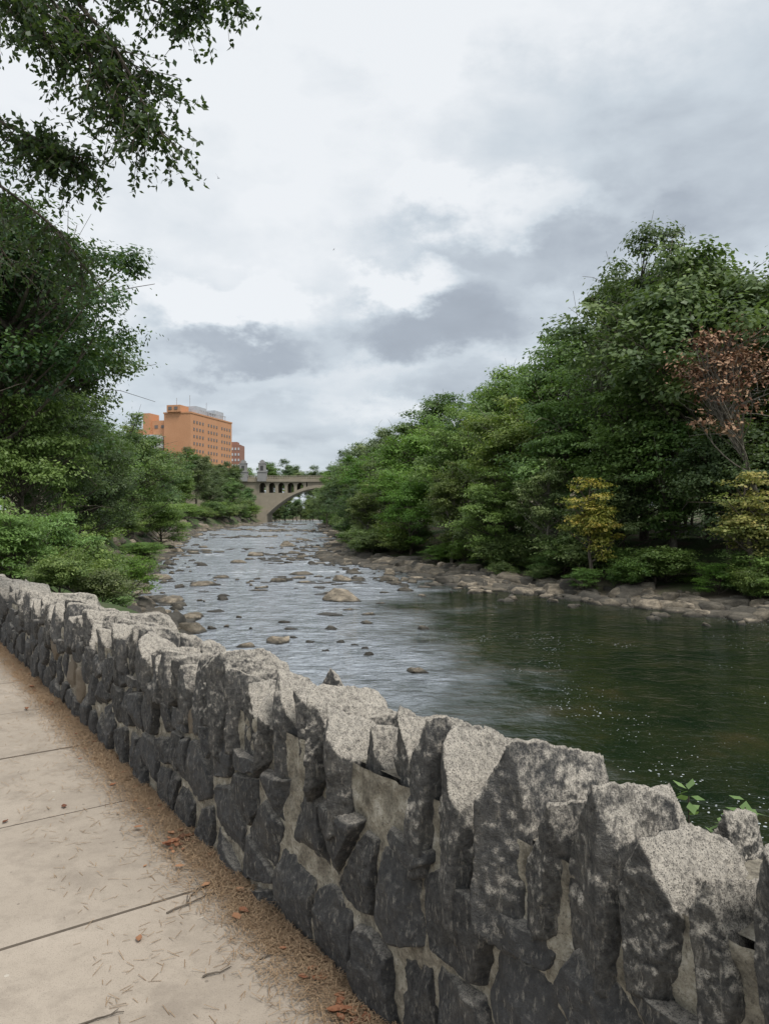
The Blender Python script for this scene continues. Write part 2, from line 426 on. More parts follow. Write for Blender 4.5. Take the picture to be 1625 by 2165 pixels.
# face stones by voronoi clipping
def clip(poly, px, py, nx_, ny_):
    out = []; n = len(poly)
    for k in range(n):
        A = poly[k]; B = poly[(k+1) % n]
        da = (A[0]-px)*nx_+(A[1]-py)*ny_; db = (B[0]-px)*nx_+(B[1]-py)*ny_
        if da <= 0: out.append(A)
        if (da < 0 < db) or (db < 0 < da):
            t = da/(da-db); out.append((A[0]+(B[0]-A[0])*t, A[1]+(B[1]-A[1])*t))
    return out
seeds = []
s = S0; 
while s < S1:
    w = R.uniform(.15, .30)
    hh = float(copZ(s))+.04; z = R.uniform(-.12, .05)
    while z < hh+.05:
        dz = R.uniform(.14, .38)
        seeds.append((s+R.uniform(-.10, .10), z+dz/2)); z += dz
    s += w
seeds = np.array(seeds)
a = Acc()
for k, (sx, sz) in enumerate(seeds):
    hh = float(copZ(sx))+.06+R.uniform(-.05, .04)
    poly = [(sx-.4, -.03), (sx+.4, -.03), (sx+.4, hh), (sx-.4, hh)]
    dd = np.hypot(seeds[:, 0]-sx, seeds[:, 1]-sz); nb = np.argsort(dd)[1:16]
    gap = R.uniform(.005, .013)
    for q in nb:
        ex, ez = seeds[q, 0]-sx, seeds[q, 1]-sz; L = math.hypot(ex, ez)
        if L < 1e-4: continue
        ex /= L; ez /= L; m = L/2-gap
        poly = clip(poly, sx+ex*m, sz+ez*m, ex, ez)
        if len(poly) < 3: break
    if len(poly) < 3: continue
    pa = np.array(poly); cen = pa.mean(0)
    area = .5*abs(np.dot(pa[:, 0], np.roll(pa[:, 1], -1))-np.dot(pa[:, 1], np.roll(pa[:, 0], -1)))
    if area < .003: continue
    nxt = np.roll(pa, -1, 0); seg = np.linalg.norm(nxt-pa, axis=1); cum = np.concatenate([[0], np.cumsum(seg)])
    near = sx < 3.5; nbp = 96 if near else 36; nr = 24 if near else 8
    u = np.arange(nbp)/nbp*cum[-1]
    ring = np.concatenate([pa, pa[:1]])
    bx = np.interp(u, cum, ring[:, 0]); bz = np.interp(u, cum, ring[:, 1])
    b = np.stack([bx, bz], 1)
    for _ in range(2): b = b*.5+(np.roll(b, 1, 0)+np.roll(b, -1, 0))*.25
    rr = np.linspace(1, 0, nr+1)[:-1]**.8
    prot = R.uniform(.022, .044); tilt = R.normal(size=2)*.07
    fac = [(R.normal(size=2)*.22, R.uniform(.012, .03)) for _ in range(3)]
    Vl = []; 
    for r in rr:
        p = cen+(b-cen)*r
        edge = 1-r
        tt = .045-(prot+.045)*np.clip(edge/.13, 0, 1)**.5
        dv = p-cen
        tt = tt-(dv@tilt)*min(1, edge*4)
        for fn, fd in fac: tt = np.maximum(tt, -prot+(dv@fn)-fd+.012)
        Vl.append(np.stack([p[:, 0], tt, p[:, 1]], 1))
    Vl.append(np.array([[cen[0], -prot, cen[1]]]))
    V = np.concatenate(Vl)
    Pn = V*1.0
    V[:, 1] -= fbm(Pn*10+k*3.7, 3)*.009
    V[:, 1] -= fbm(Pn*34+k, 3)*.007
    V[:, 0] += fbm(Pn*30+4.4, 2)*.009; V[:, 2] += fbm(Pn*30+9.4, 2)*.009
    i = np.arange(nr-1)[:, None]*nbp; j = np.arange(nbp)[None]; j2 = (j+1) % nbp
    F = np.stack([i+j, i+j2, i+nbp+j2, i+nbp+j], -1).reshape(-1, 4)
    tint = R.rand()
    base = a.n
    a.add(wallW(V), F, 0, tint)
    o = (nr-1)*nbp; jj = np.arange(nbp)
    a.F.setdefault((0, 3), []).append(np.stack([o+jj, o+(jj+1) % nbp, np.full(nbp, nr*nbp)], 1)+base)
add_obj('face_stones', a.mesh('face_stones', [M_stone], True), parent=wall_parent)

# coping stones
a = Acc(); s = S0
while s < S1:
    w = R.uniform(.10, .20) if s < 3 else R.uniform(.11, .20)
    sc_ = s+w/2
    H = float(Hs(sc_)); zb = float(copZ(sc_))+R.uniform(-.10, .06)
    dep = R.uniform(.26, .46)
    jobs = [(sc_, R.uniform(-.075, .02), dep, zb, H+R.uniform(-.05, .10), w)]
    if dep < .38: jobs.append((sc_+R.uniform(-.04, .04), jobs[0][1]+dep-.02, THK+.06-dep, H-.30, H-R.uniform(.0, .10), w*R.uniform(.8, 1.25)))
    for q, (c, t0, dp, z0, z1, ww) in enumerate(jobs):
        n = 44 if c < 1.6 else (18 if c < 6 else 10)
        dirs, F = CS[n]
        half = np.array([ww*.49, dp*.5, (z1-z0)*.5])
        ap = R.uniform(-.8, .8)
        hzf = ww/(z1-z0)
        k1 = min(R.uniform(.7, 1.7)*hzf*2.3/(1+ap), 2.5); k2 = min(R.uniform(.7, 1.7)*hzf*2.3/(1-ap), 2.5)
        back = R.uniform(.02, .34)
        planes = [((-1, R.uniform(-.12, .12), R.uniform(-.06, .06)), .98), ((1, R.uniform(-.12, .12), R.uniform(-.06, .06)), .98),
                  ((R.uniform(-.35, .35), -1, R.uniform(-.08, .12)), .95), ((R.uniform(-.2, .2), 1, R.uniform(0, .3)), .93),
                  ((R.uniform(-.6, .6), -.1, -1), .92)]
        for sg_, kk in ((-1, k1), (1, k2)):
            nrm = np.array([sg_*kk, back*1.0, 1.]); pt = np.array([ap, -.95, 1.0]); d = nrm@pt/np.linalg.norm(nrm)
            planes.append((nrm, max(d, .3)))
            nrm2 = np.array([sg_*kk*R.uniform(.1, .6), back+R.uniform(.1, .7), 1.]); planes.append((nrm2, R.uniform(.76, 1.02)))
            planes.append(((sg_*R.uniform(.5, 1.1), -1, R.uniform(-.3, .1)), R.uniform(.98, 1.2)))
        for _ in range(5):
            v = R.normal(size=3); v[2] = v[2]*.5
            planes.append((v, R.uniform(.98, 1.25)))
        V = polyrock(dirs, planes, half, 2.2)
        Pn = V+np.array([c, t0, z0])
        nrm = V/np.linalg.norm(V, axis=1)[:, None]
        V = V+nrm*(fbm(Pn*8+c*3, 3)*.012+fbm(Pn*30, 3)*.009+fbm(Pn*90, 2)*.004)[:, None]
        V[:, 0] += fbm(Pn*7+31, 2)*.010
        V[:, 1] += fbm(Pn*7+57, 2)*.010
        V = V+np.array([c, t0+dp/2, (z0+z1)/2])
        a.add(wallW(V), F[:, ::-1], 0, R.rand()*.92)
    s += w*R.uniform(.92, 1.0)
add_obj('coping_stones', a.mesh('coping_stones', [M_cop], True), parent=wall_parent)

# ------------------------------------------------------------ sidewalk
a = Acc(); TW = -3.3
sj = 1.12-1.15*5
while sj < 19:
    s0, s1 = sj+.003, sj+1.15-.003; t0, t1 = TW, -.06
    e = .006; zt = R.uniform(-.002, .002)
    V = [[s0, t0, -.06], [s1, t0, -.06], [s1, t1, -.06], [s0, t1, -.06],
         [s0, t0, zt-.007], [s1, t0, zt-.007], [s1, t1, zt-.007], [s0, t1, zt-.007],
         [s0+e, t0+e, zt], [s1-e, t0+e, zt], [s1-e, t1-e, zt], [s0+e, t1-e, zt]]
    F = []
    for p in range(4):
        q = (p+1) % 4; F.append([p, q, 4+q, 4+p][::-1]); F.append([4+p, 4+q, 8+q, 8+p][::-1])
    tn = R.rand()
    a.add(wallW(V), F, 1, tn); a.add(wallW(V[8:]), [[3, 2, 1, 0]], 0, tn); sj += 1.15
add_obj('sidewalk', a.mesh('sidewalk', [M_conc, M_joint]))
# needle litter
a = Acc(); n1, n2 = 1500, 36
sg, tg = np.meshgrid(np.linspace(S0, S1, n1), np.linspace(-.42, .05, n2))
Pn = np.stack([sg.ravel(), tg.ravel(), sg.ravel()*0], 1)
wd = .14+.07*fbm(Pn*np.array([1.1, 0, 0]), 3)+.10*fbm(Pn*9, 3)
z = np.clip((wd+tg.ravel())/.16, -1, 1)*.018-.002+fbm(Pn*22, 3)*.007
V = wallW(np.stack([sg.ravel(), tg.ravel(), z], 1))
i = np.arange(n2-1)[:, None]*n1; j = np.arange(n1-1)[None]
F = np.stack([i+j, i+j+1, i+n1+j+1, i+n1+j], -1).reshape(-1, 4)[:, ::-1]
a.add(V, F, 0, .2)
n = 50000; sp = S0+(10-S0)*R.rand(n)**1.3; tp = -np.abs(R.normal(size=n))*.10-.01; tp[::25] = -R.rand(len(tp[::25]))*.7
ang = R.rand(n)*TAU; L = R.uniform(.010, .030, n); hz = .010+.016*np.clip((.17+tp)/.16, 0, 1)*R.rand(n)*1.6+.004
hz = np.where(tp < -.3, .004, hz)
c_, s_ = np.cos(ang)*L, np.sin(ang)*L; wv = .0011
zz = R.normal(size=n)*.006
V = np.stack([np.stack([sp-c_+s_/L*wv, tp-s_-c_/L*wv, hz-zz], 1), np.stack([sp+c_+s_/L*wv, tp+s_-c_/L*wv, hz+zz], 1),
              np.stack([sp+c_-s_/L*wv, tp+s_+c_/L*wv, hz+zz], 1), np.stack([sp-c_-s_/L*wv, tp-s_+c_/L*wv, hz-zz], 1)], 1).reshape(-1, 3)
V[:, 2] = np.maximum(V[:, 2], .003)
a.add(wallW(V), np.arange(n*4).reshape(-1, 4), 0, np.repeat(R.rand(n), 4))
add_obj('pine_needle_litter', a.mesh('pine_needle_litter', [M_needle]))
# dry leaves
a = Acc()
for q in range(150):
    if q < 125: s_, t_ = R.uniform(-1, 9), -abs(R.normal())*.07-.02
    else: s_, t_ = R.uniform(-.5, 8), -R.rand()*1.3
    if q < 22: s_, t_ = 1.55+R.normal()*.10, -.12+R.normal()*.05
    if 22 <= q < 44: s_, t_ = .08+R.normal()*.12, -.08+R.normal()*.05
    L = R.uniform(.012, .030); an = R.rand()*TAU; cu = R.uniform(.3, 1.3)
    lv = np.linspace(-1, 1, 6); prof = np.array([0.05, .42, .6, .55, .3, .03])
    V = []
    for k2 in range(6):
        for sd_ in (-1, 0, 1):
            xx = lv[k2]*L; yy = sd_*prof[k2]*L*(.7+.5*R.rand()); zz = cu*L*(abs(sd_)*prof[k2]*.7+lv[k2]**2*.35)
            V.append([s_+xx*math.cos(an)-yy*math.sin(an), t_+xx*math.sin(an)+yy*math.cos(an), zz+(.02 if t_ > -.22 else .004)])
    F = []
    for k2 in range(5):
        for c2 in range(2): F.append([k2*3+c2, k2*3+c2+1, k2*3+c2+4, k2*3+c2+3])
    a.add(wallW(V), F, 0, R.rand())
add_obj('fallen_leaves', a.mesh('fallen_leaves', [M_leafDry], True))
# twigs on the sidewalk
a = Acc()
def twig(x, y, ang, L, br=2):
    n = 8; p = np.zeros((n, 3)); an = ang
    p[0] = (x, y, .006)
    for q in range(1, n):
        an += R.normal()*.14; p[q] = p[q-1]+np.array([math.cos(an), math.sin(an), 0])*L/n
        p[q, 2] = .006+.006*R.rand()
    tube(a, p, np.linspace(.004, .0015, n), 5)
    for _ in range(br):
        k2 = R.randint(2, 6); q0 = p[k2]; a2 = ang+R.choice([-1, 1])*R.uniform(.4, .9); l2 = L*R.uniform(.2, .45)
        t_ = np.linspace(0, 1, 4)[:, None]; tube(a, q0+t_*np.array([math.cos(a2), math.sin(a2), 0.02])*l2, [.0028, .002, .0015, .001], 4)
twig(-.86, 2.92, .9, .34, 4); twig(-.80, 3.05, 1.2, .22, 2); twig(-.62, 2.52, .25, .12, 0); twig(-.95, 2.28, .6, .16, 1)
twig(-1.3, 3.9, .3, .2, 1); twig(-1.15, 3.75, 1.3, .15, 1); twig(-.45, 2.62, .5, .1, 0); twig(-1.6, 4.6, 1.0, .2, 1)
add_obj('fallen_twigs', a.mesh('fallen_twigs', [M_bark]))

# ------------------------------------------------------------ rocks
def add_rock(a, x, y, z, w, l, h, rot, R, lod, tint=None, taper=.8):
    dirs, F = CS[lod]; planes = [((R.normal()*.15, R.normal()*.15, 1), R.uniform(.6, .95)), ((0, 0, -1), 1)]
    t0 = R.rand()*TAU
    for q in range(8):
        th = t0+q*TAU/6+R.normal()*.35; planes.append(((math.cos(th), math.sin(th), R.uniform(-.1, 1.1)*taper), R.uniform(.66, 1.0)))
    V = polyrock(dirs, planes, np.array([w/2, l/2, h]), 1.3)
    sz = (w+l)/2
    nrm = V/(np.linalg.norm(V, axis=1)[:, None]+1e-9); Pn = V/sz*3+R.rand(3)*50
    V = V+nrm*(fbm(Pn, 4)*sz*.06)[:, None]*np.array([1, 1, min(1, 2*h/sz)])
    V[:, 2] += np.round(fbm(Pn*.8+9, 2)*3)/3*h*.15
    c, s = math.cos(rot), math.sin(rot)
    V = np.stack([V[:, 0]*c-V[:, 1]*s+x, V[:, 0]*s+V[:, 1]*c+y, V[:, 2]+z], 1)
    a.add(V, F, 0, R.rand() if tint is None else tint)
R = rs(5)
big = [(-2.16, 36.7, 1.9, .58), (-3.57, 25.1, 1.0, .26), (-11, 44, 1.4, .42), (-2.76, 47, 1.6, .36), (-12, 91, 1.9, .7), (.9, 20.5, .62, .13)]
for x, y, w, h in big:
    a = Acc(); add_rock(a, x, y, WATER-.05, w, w*.8, h+.05, R.rand()*.6-.3, R, 18, R.uniform(.75, 1), 1.3)
    add_obj('river_boulder', a.mesh('river_boulder', [M_rock], True))
a = Acc()
small = [(-4.5, 24.3, .6, .12), (1.45, 27.9, .4, .12), (-6.7, 46.3, 1, .24), (-2.5, 25.1, .4, .08), (-2, 27.9, .6, .11), (-.47, 22.9, .34, .11),
 (-.7, 29.3, .6, .14), (-.7, 31.7, .55, .13), (-2.3, 31.7, 1.3, .1), (.24, 47, 1.1, .34), (1.1, 41, .9, .22), (-12.6, 72.5, 1.9, .35), (-5.65, 51.4, 2, .2),
 (-10.8, 48.9, 1, .2), (-6.5, 27.9, .4, .12), (-3.6, 27.9, .5, .08), (-1.5, 25.1, .3, .08), (8.25, 38.2, .8, .18), (-12.5, 62.8, 1.5, .26), (-14.5, 48, 1.6, .3), (-9.1, 76, 1.3, .26),
 (-3.2, 26.0, .3, .07), (-1.0, 24.6, .25, .07), (-1.9, 23.6, .3, .06), (-.6, 24.0, .25, .07), (-4.0, 29.5, .5, .07), (-.2, 35.5, .5, .08), (2.0, 38.5, .5, .1), (-1.6, 33.2, .5, .07)]
for x, y, w, h in small: add_rock(a, x, y, WATER-.04, w*1.1, w*R.uniform(.6, .9), h*1.15+.05, R.normal()*.3, R, 10, None, 1.1)
cnt = 0
while cnt < 520:
    y = 27+R.rand()**1.25*212; xl = np.interp(y, lb[:, 1], lb[:, 0]); xr = np.interp(y, rb[:, 1], rb[:, 0])
    x = R.uniform(xl, xr)
    if y < 42 and (x > 1 or R.rand() < .6): continue
    edge = min(x-xl, xr-x)
    dn = fbm(np.array([[x*.12, y*.09, 3.]]), 2)[0]
    if R.rand() > .2+dn*2.4+(.4 if edge < 2.5 else 0): continue
    w = R.uniform(.2, .8)**1.3*(1+y/65)*1.15; add_rock(a, x, y, WATER-.06, w, w*R.uniform(.4, .8), R.uniform(.06, .2)*(.7+y/160)+.04, R.normal()*.3, R, 6, R.rand()**1.3); cnt += 1
add_obj('river_rocks', a.mesh('river_rocks', [M_rock], True))
def bank(poly, name, y0, y1, n, side, R, smax=1.8, spread=3.4):
    a = Acc(); p = np.array(poly)
    for _ in range(n):
        y = y0+(y1-y0)*R.rand()**1.5; x = np.interp(y, p[:, 1], p[:, 0])
        k = min(max(np.searchsorted(p[:, 1], y), 1), len(p)-1); t = p[k]-p[k-1]; t = t/np.linalg.norm(t); nn = np.array([t[1], -t[0]])*side
        off = R.uniform(-1.0, spread)+R.normal()*.3
        if R.rand() < .1: off = R.uniform(-4, -1)
        X, Y = np.array([x, y])+nn*off
        w = R.uniform(.3, 1)**1.8*smax*(1+y/150)
        if off < -1: w *= .5
        h = w*R.uniform(.08, .27)
        z = max(gz(X, Y), WATER)-h*.3
        add_rock(a, X, Y, z, w, w*R.uniform(.4, .8), h+.08, math.atan2(t[1], t[0])+R.normal()*.7, R, 10 if y < 60 else 6, R.rand()**1.5)
    add_obj(name, a.mesh(name, [M_rock], True))
bank(RB, 'bank_rocks', 27, 75, 680, 1, R, 1.9, 2.5); bank(RB, 'bank_rocks', 60, 235, 160, 1, R, 1.8, 2.2)
bank(LB, 'bank_rocks', 27, 60, 190, -1, R, 1.8, 2.2); bank(LB, 'bank_rocks', 60, 240, 240, -1, R, 1.9, 4)

# ------------------------------------------------------------ trees
def tree_mesh(name, seed, H, Rc, th, ncl, nlf, leaf, lmat, bmat=M_bark, trunk_r=None, lean=(0, 0), fill=.5, clr=.24, lw=.5, twigs=2, flat=.75, up=.85):
    R = rs(seed); a = Acc()
    tr = trunk_r or H*.017
    k = 9; u = np.linspace(0, 1, k); top = H*.86
    wob = np.cumsum(R.normal(size=(k, 2))*H*.012, 0); wob -= wob[0]
    tp = np.stack([wob[:, 0]+lean[0]*u**1.3, wob[:, 1]+lean[1]*u**1.3, u*top-.3], 1)
    tube(a, tp, tr*(1-u*.85)+.01, 8)
    zc = (th+H)/2; hz = (H-th)/2; off = R.rand(3)*40
    for c in range(ncl):
        d = R.normal(size=3); d /= np.linalg.norm(d)
        if d[2] < -.5 and R.rand() < .5: d[2] *= -1
        lob = .72+.55*float(vnoise((d*2.1+off)[None])[0])
        rad = (R.uniform(.08, 1)**fill)*lob
        hw = 1-.25*max(0, d[2])
        ctr = np.array([tp[-1, 0]*.7, tp[-1, 1]*.7, zc])+d*rad*np.array([Rc*hw, Rc*hw, hz])
        ctr[2] = max(ctr[2], th*.6+.3)
        rc = Rc*clr*R.uniform(.65, 1.35)
        hd = math.hypot(ctr[0], ctr[1]); z0 = np.clip(ctr[2]-hd*R.uniform(.5, .9), H*.08, top*.93)
        st = np.array([np.interp(z0, tp[:, 2], tp[:, 0]), np.interp(z0, tp[:, 2], tp[:, 1]), z0])
        w = np.linspace(0, 1, 6)[:, None]; mid = (st+ctr)/2+np.array([0, 0, -.06*hd])+R.normal(size=3)*.05*hd
        pts = (1-w)**2*st+2*w*(1-w)*mid+w**2*ctr
        br = tr*R.uniform(.18, .34)
        tube(a, pts, br*(1-w[:, 0]*.85)+.008, 5)
        for _ in range(twigs):
            e = ctr+R.normal(size=3)*rc*.7; w2 = np.linspace(0, 1, 4)[:, None]
            s2 = pts[R.randint(2, 5)]
            tube(a, s2*(1-w2)+e*w2+np.sin(w2*3.14)*R.normal(size=3)*rc*.15, np.array([.4, .3, .2, .1])*br*.5+.006, 4)
        n = int(nlf*R.uniform(.6, 1.4))
        nsp = 9; sc = R.normal(size=(nsp, 3)); sc /= np.linalg.norm(sc, axis=1)[:, None]; sc *= (R.rand(nsp)**.4)[:, None]*.85
        wh = R.randint(0, nsp, n); q = R.normal(size=(n, 3))*np.array([.27, .27, .15])+sc[wh]
        P = ctr+q*rc*np.array([1.1, 1.1, flat])
        N = q*.9+R.normal(size=(n, 3))*.42+np.array([0, 0, up])
        ct = R.uniform(.1, .8); tt = np.clip(ct+R.normal(size=n)*.16+R.normal(size=nsp)[wh]*.10, 0, 1)
        leaves(a, P, N, leaf*R.uniform(.6, 1.25, n), R, 1, tt, lw)
    return a.mesh(name, [bmat, lmat])
T = {}
T['A'] = tree_mesh('treeA', 1, 18, 6.0, 4.0, 95, 330, .30, M_leaf, clr=.25, lw=.6)
T['B'] = tree_mesh('treeB', 2, 19, 5.4, 3.0, 95, 330, .30, M_leaf, fill=.45, clr=.25, lw=.6)
T['F'] = tree_mesh('treeF', 5, 16, 5.2, 2.5, 90, 320, .28, M_leafM, fill=.45, clr=.25, lw=.6, flat=.6)
T['C'] = tree_mesh('treeC', 3, 12, 4.6, 1.0, 85, 310, .23, M_leaf, lw=.6)
T['D'] = tree_mesh('treeD', 4, 12, 4.2, .7, 85, 310, .22, M_leafM, M_barkpale, fill=.45, lw=.6, flat=.6)
T['E'] = tree_mesh('treeE', 7, 11, 4.6, 1.5, 80, 310, .21, M_leafB, fill=.5, lw=.6, flat=.6)
T['Dk'] = tree_mesh('treeDk', 8, 11.5, 3.8, 1.0, 115, 400, .15, M_leafD)
T['Lg'] = tree_mesh('treeLg', 9, 12.5, 4.6, 1.0, 125, 400, .18, M_leaf, lw=.55)
T['S'] = tree_mesh('shrub', 12, 3.0, 1.9, .1, 40, 280, .15, M_leafM, clr=.33)
T['Sb'] = tree_mesh('shrubB', 13, 3.0, 2.0, .1, 44, 320, .135, M_leafB, clr=.30, lw=.38, flat=.4, up=1.5)
T['Y'] = tree_mesh('treeY', 14, 7.0, 1.9, .1, 60, 170, .16, M_leafY, clr=.30, lw=.6, flat=.55, fill=.6)
T['DB'] = tree_mesh('treeDB', 17, 12, 3.2, 5.6, 62, 76, .20, M_leafR, M_barkpale, lean=(-4.2, 0), trunk_r=.17, clr=.24, twigs=4, fill=.45)
T['W'] = tree_mesh('treeW', 16, 9, 3.6, 2, 30, 5, .15, M_leaf, M_barkpale, trunk_r=.12, clr=.35, twigs=5)
hs = {'A': 18, 'B': 19, 'F': 16, 'C': 12, 'D': 12, 'E': 11, 'Dk': 11.5, 'Lg': 12.5, 'S': 3, 'Sb': 3, 'Y': 7, 'DB': 12, 'W': 9}
R = rs(77)
def put(kind, x, y, H, name='riverside_tree', wid=1., parent=None, rot=None, z=None):
    s = H/hs[kind]; zz = gz(x, y) if z is None else z
    return add_obj(name, T[kind], (x, y, zz-.1), R.rand()*TAU if rot is None else rot, (s*wid, s*wid, s), parent)
tall = [(19.5, 41, 19.5), (25, 40, 20), (16.8, 48, 20), (22, 50, 22), (14.2, 59, 17.8), (19.5, 60, 19), (11.6, 68, 16.4), (9.3, 78, 16.8), (5.8, 90, 17), (1.5, 102, 15.8),
        (-3.5, 122, 15.8), (-7.5, 145, 16), (-11, 170, 15.5), (-13.5, 200, 15), (-16, 232, 15), (28, 52, 21), (23, 70, 19), (17, 88, 17), (11, 108, 16), (5, 130, 16), (0, 158, 17), (32, 42, 20), (30, 33, 18), (36, 60, 20), (30, 80, 20), (22, 105, 19)]
kinds = 'ABBAFBFAFAFBFABABFABABABAF'
for q, (x, y, H) in enumerate(tall): put(kinds[q], x, y, H, wid=R.uniform(.88, 1.1))
mid = [(17.5, 37.5, 9.5, 'C'), (21.5, 35, 10, 'D'), (14, 43.5, 11, 'E'), (11.6, 47, 12, 'E'), (8.7, 52, 12, 'D'), (6.3, 59, 12, 'E'), (3.6, 67, 11.5, 'E'), (.3, 78, 10, 'D'), (-1.5, 90, 11.5, 'E'),
       (-3.6, 104, 11, 'D'), (-6.5, 125, 12, 'C'), (-10, 150, 12, 'D'), (-14, 180, 12, 'C'), (-16.5, 205, 12, 'D'), (-19.5, 240, 12, 'C'),
       (12.8, 41.6, 7, 'C'), (9.9, 44.5, 7.5, 'D'), (7.2, 48.5, 7, 'E'), (5, 55, 8, 'D'), (2.2, 62, 7.5, 'E'), (-1.6, 72, 7, 'D'), (-3.2, 84, 8, 'C'), (25, 33, 8, 'C'), (28, 27, 9, 'D'), (16.5, 42, 12, 'D'),
       (20, 38.5, 7, 'C'), (24, 37, 8, 'D'), (28, 38, 9, 'C'), (22, 44, 10, 'C')]
for x, y, H, k in mid: put(k, x, y, H, wid=R.uniform(.95, 1.2))
for q in range(26): put('CDE'[R.randint(3)], R.uniform(19, 52), R.uniform(44, 74), R.uniform(6, 9), 'understory_tree', wid=1.3)
for q in range(130):
    y = 30+R.rand()**1.6*190; x = np.interp(y, rb[:, 1], rb[:, 0])+R.uniform(2.2, 5.3)+max(0, (45-y)*.12)
    put('S' if R.rand() < .6 else 'Sb', x, y, R.uniform(.7, 2.8)*(1+y/200), 'riverside_shrub', wid=R.uniform(.9, 1.5))
put('DB', 18.9, 34.8, 13.2, 'dying_tree', rot=0)
put('Y', 11.0, 38.9, 6.8, 'yellowing_tree'); put('Y', 17.0, 33.6, 6.6, 'yellowing_tree', wid=1.3)
put('S', 12.3, 37.4, 2.0, 'riverside_shrub'); put('Sb', 10.4, 38.6, 1.6, 'riverside_shrub'); put('S', 16.4, 33.0, 2.0, 'riverside_shrub')
put('W', 14.2, 46.5, 13, 'bare_branched_tree')
# left bank
put('Dk', -11.9, 21.3, 13.2, 'riverside_tree'); put('Lg', -14.2, 29.5, 12.8); put('Dk', -15.5, 25.5, 13.5)
put('Lg', -13.6, 34, 8.3, wid=.95); put('Lg', -11.4, 25.3, 7); put('E', -10.8, 22.2, 6.2, wid=.9); put('Lg', -18.5, 38, 11)
put('Dk', -20, 34, 14); put('C', -22, 48, 10)
for x, y, H, k in [(-24.5, 62, 10.5, 'D'), (-26, 76, 12.5, 'C'), (-33.5, 97, 13.5, 'D'), (-30, 84, 12, 'C'), (-38.5, 122, 14, 'C'), (-44.5, 150, 16, 'A'), (-46.5, 180, 17, 'B'), (-48, 208, 17, 'A'), (-49, 236, 17, 'B'),
                   (-36, 108, 10, 'D'), (-42, 136, 11, 'C'), (-45, 165, 12, 'D'), (-46.5, 195, 12, 'C'), (-46, 222, 12, 'D'), (-46, 248, 11, 'C'), (-58, 180, 17, 'F'), (-62, 220, 19, 'B'), (-52, 140, 16, 'B'), (-40, 92, 14, 'A'), (-32, 62, 14, 'B'), (-56, 260, 18, 'F')]: put(k, x, y, H, wid=R.uniform(.95, 1.2))
put('Sb', -25, 83, 6, 'riverside_shrub'); put('Sb', -19.2, 59, 2, 'riverside_shrub', wid=1.5); put('Sb', -20.5, 62, 1.6, 'riverside_shrub', wid=1.8)
for q in range(36):
    y = 45+R.rand()**1.3*200; x = np.interp(y, lb[:, 1], lb[:, 0])-R.uniform(3, 5)
    put('S' if R.rand() < .6 else 'Sb', x, y, R.uniform(1.3, 2.6)*(1+y/150), 'riverside_shrub', wid=1.3)
for x, y, H, w in [(-7.9, 15.4, 2.2, .8), (-9.4, 17.3, 2.6, .9), (-8.3, 18.5, 2.4, .8), (-8.6, 15.9, 1.6, 1.1), (-11, 31.2, 2.6, 1)]: put('Sb', x, y, H, 'leafy_shrub', wid=w, z=gz(x, y)-.2)
for x, y, H, w in [(-6.1, 13.8, .9, 1.2), (-5.5, 14.4, .9, 1.2), (-7.0, 16.5, 1.2, 1.0), (-8.6, 21, 2.4, .9), (-9.7, 25, 2.2, 1.), (-6.6, 17.5, .8, 1.4)]: put('S', x, y, H, 'leafy_shrub', wid=w)
tl = bpy.data.objects.new('distant_treeline', None); col.objects.link(tl)
for x in np.arange(-230, 120, 7.):
    y = 345+R.uniform(-12, 25)
    put('ABFD'[R.randint(4)], x, y, R.uniform(22, 28), 'distant_trees', parent=tl, wid=1., z=0)
for x in np.arange(-60, 30, 5.): put('CD'[R.randint(2)], x, 300+R.uniform(-8, 8), R.uniform(9, 13), 'distant_trees', parent=tl, wid=1.2, z=-2.5)
for x in np.arange(-50, 0, 2.5): put('C', x, 284+R.uniform(-2, 3), R.uniform(7, 9), 'distant_trees', parent=tl, wid=.9, z=-3.6)
for x in np.arange(-140, -58, 9.): put('AB'[R.randint(2)], x, 290+R.uniform(-25, 25), R.uniform(17, 22), 'distant_trees', parent=tl, z=0)

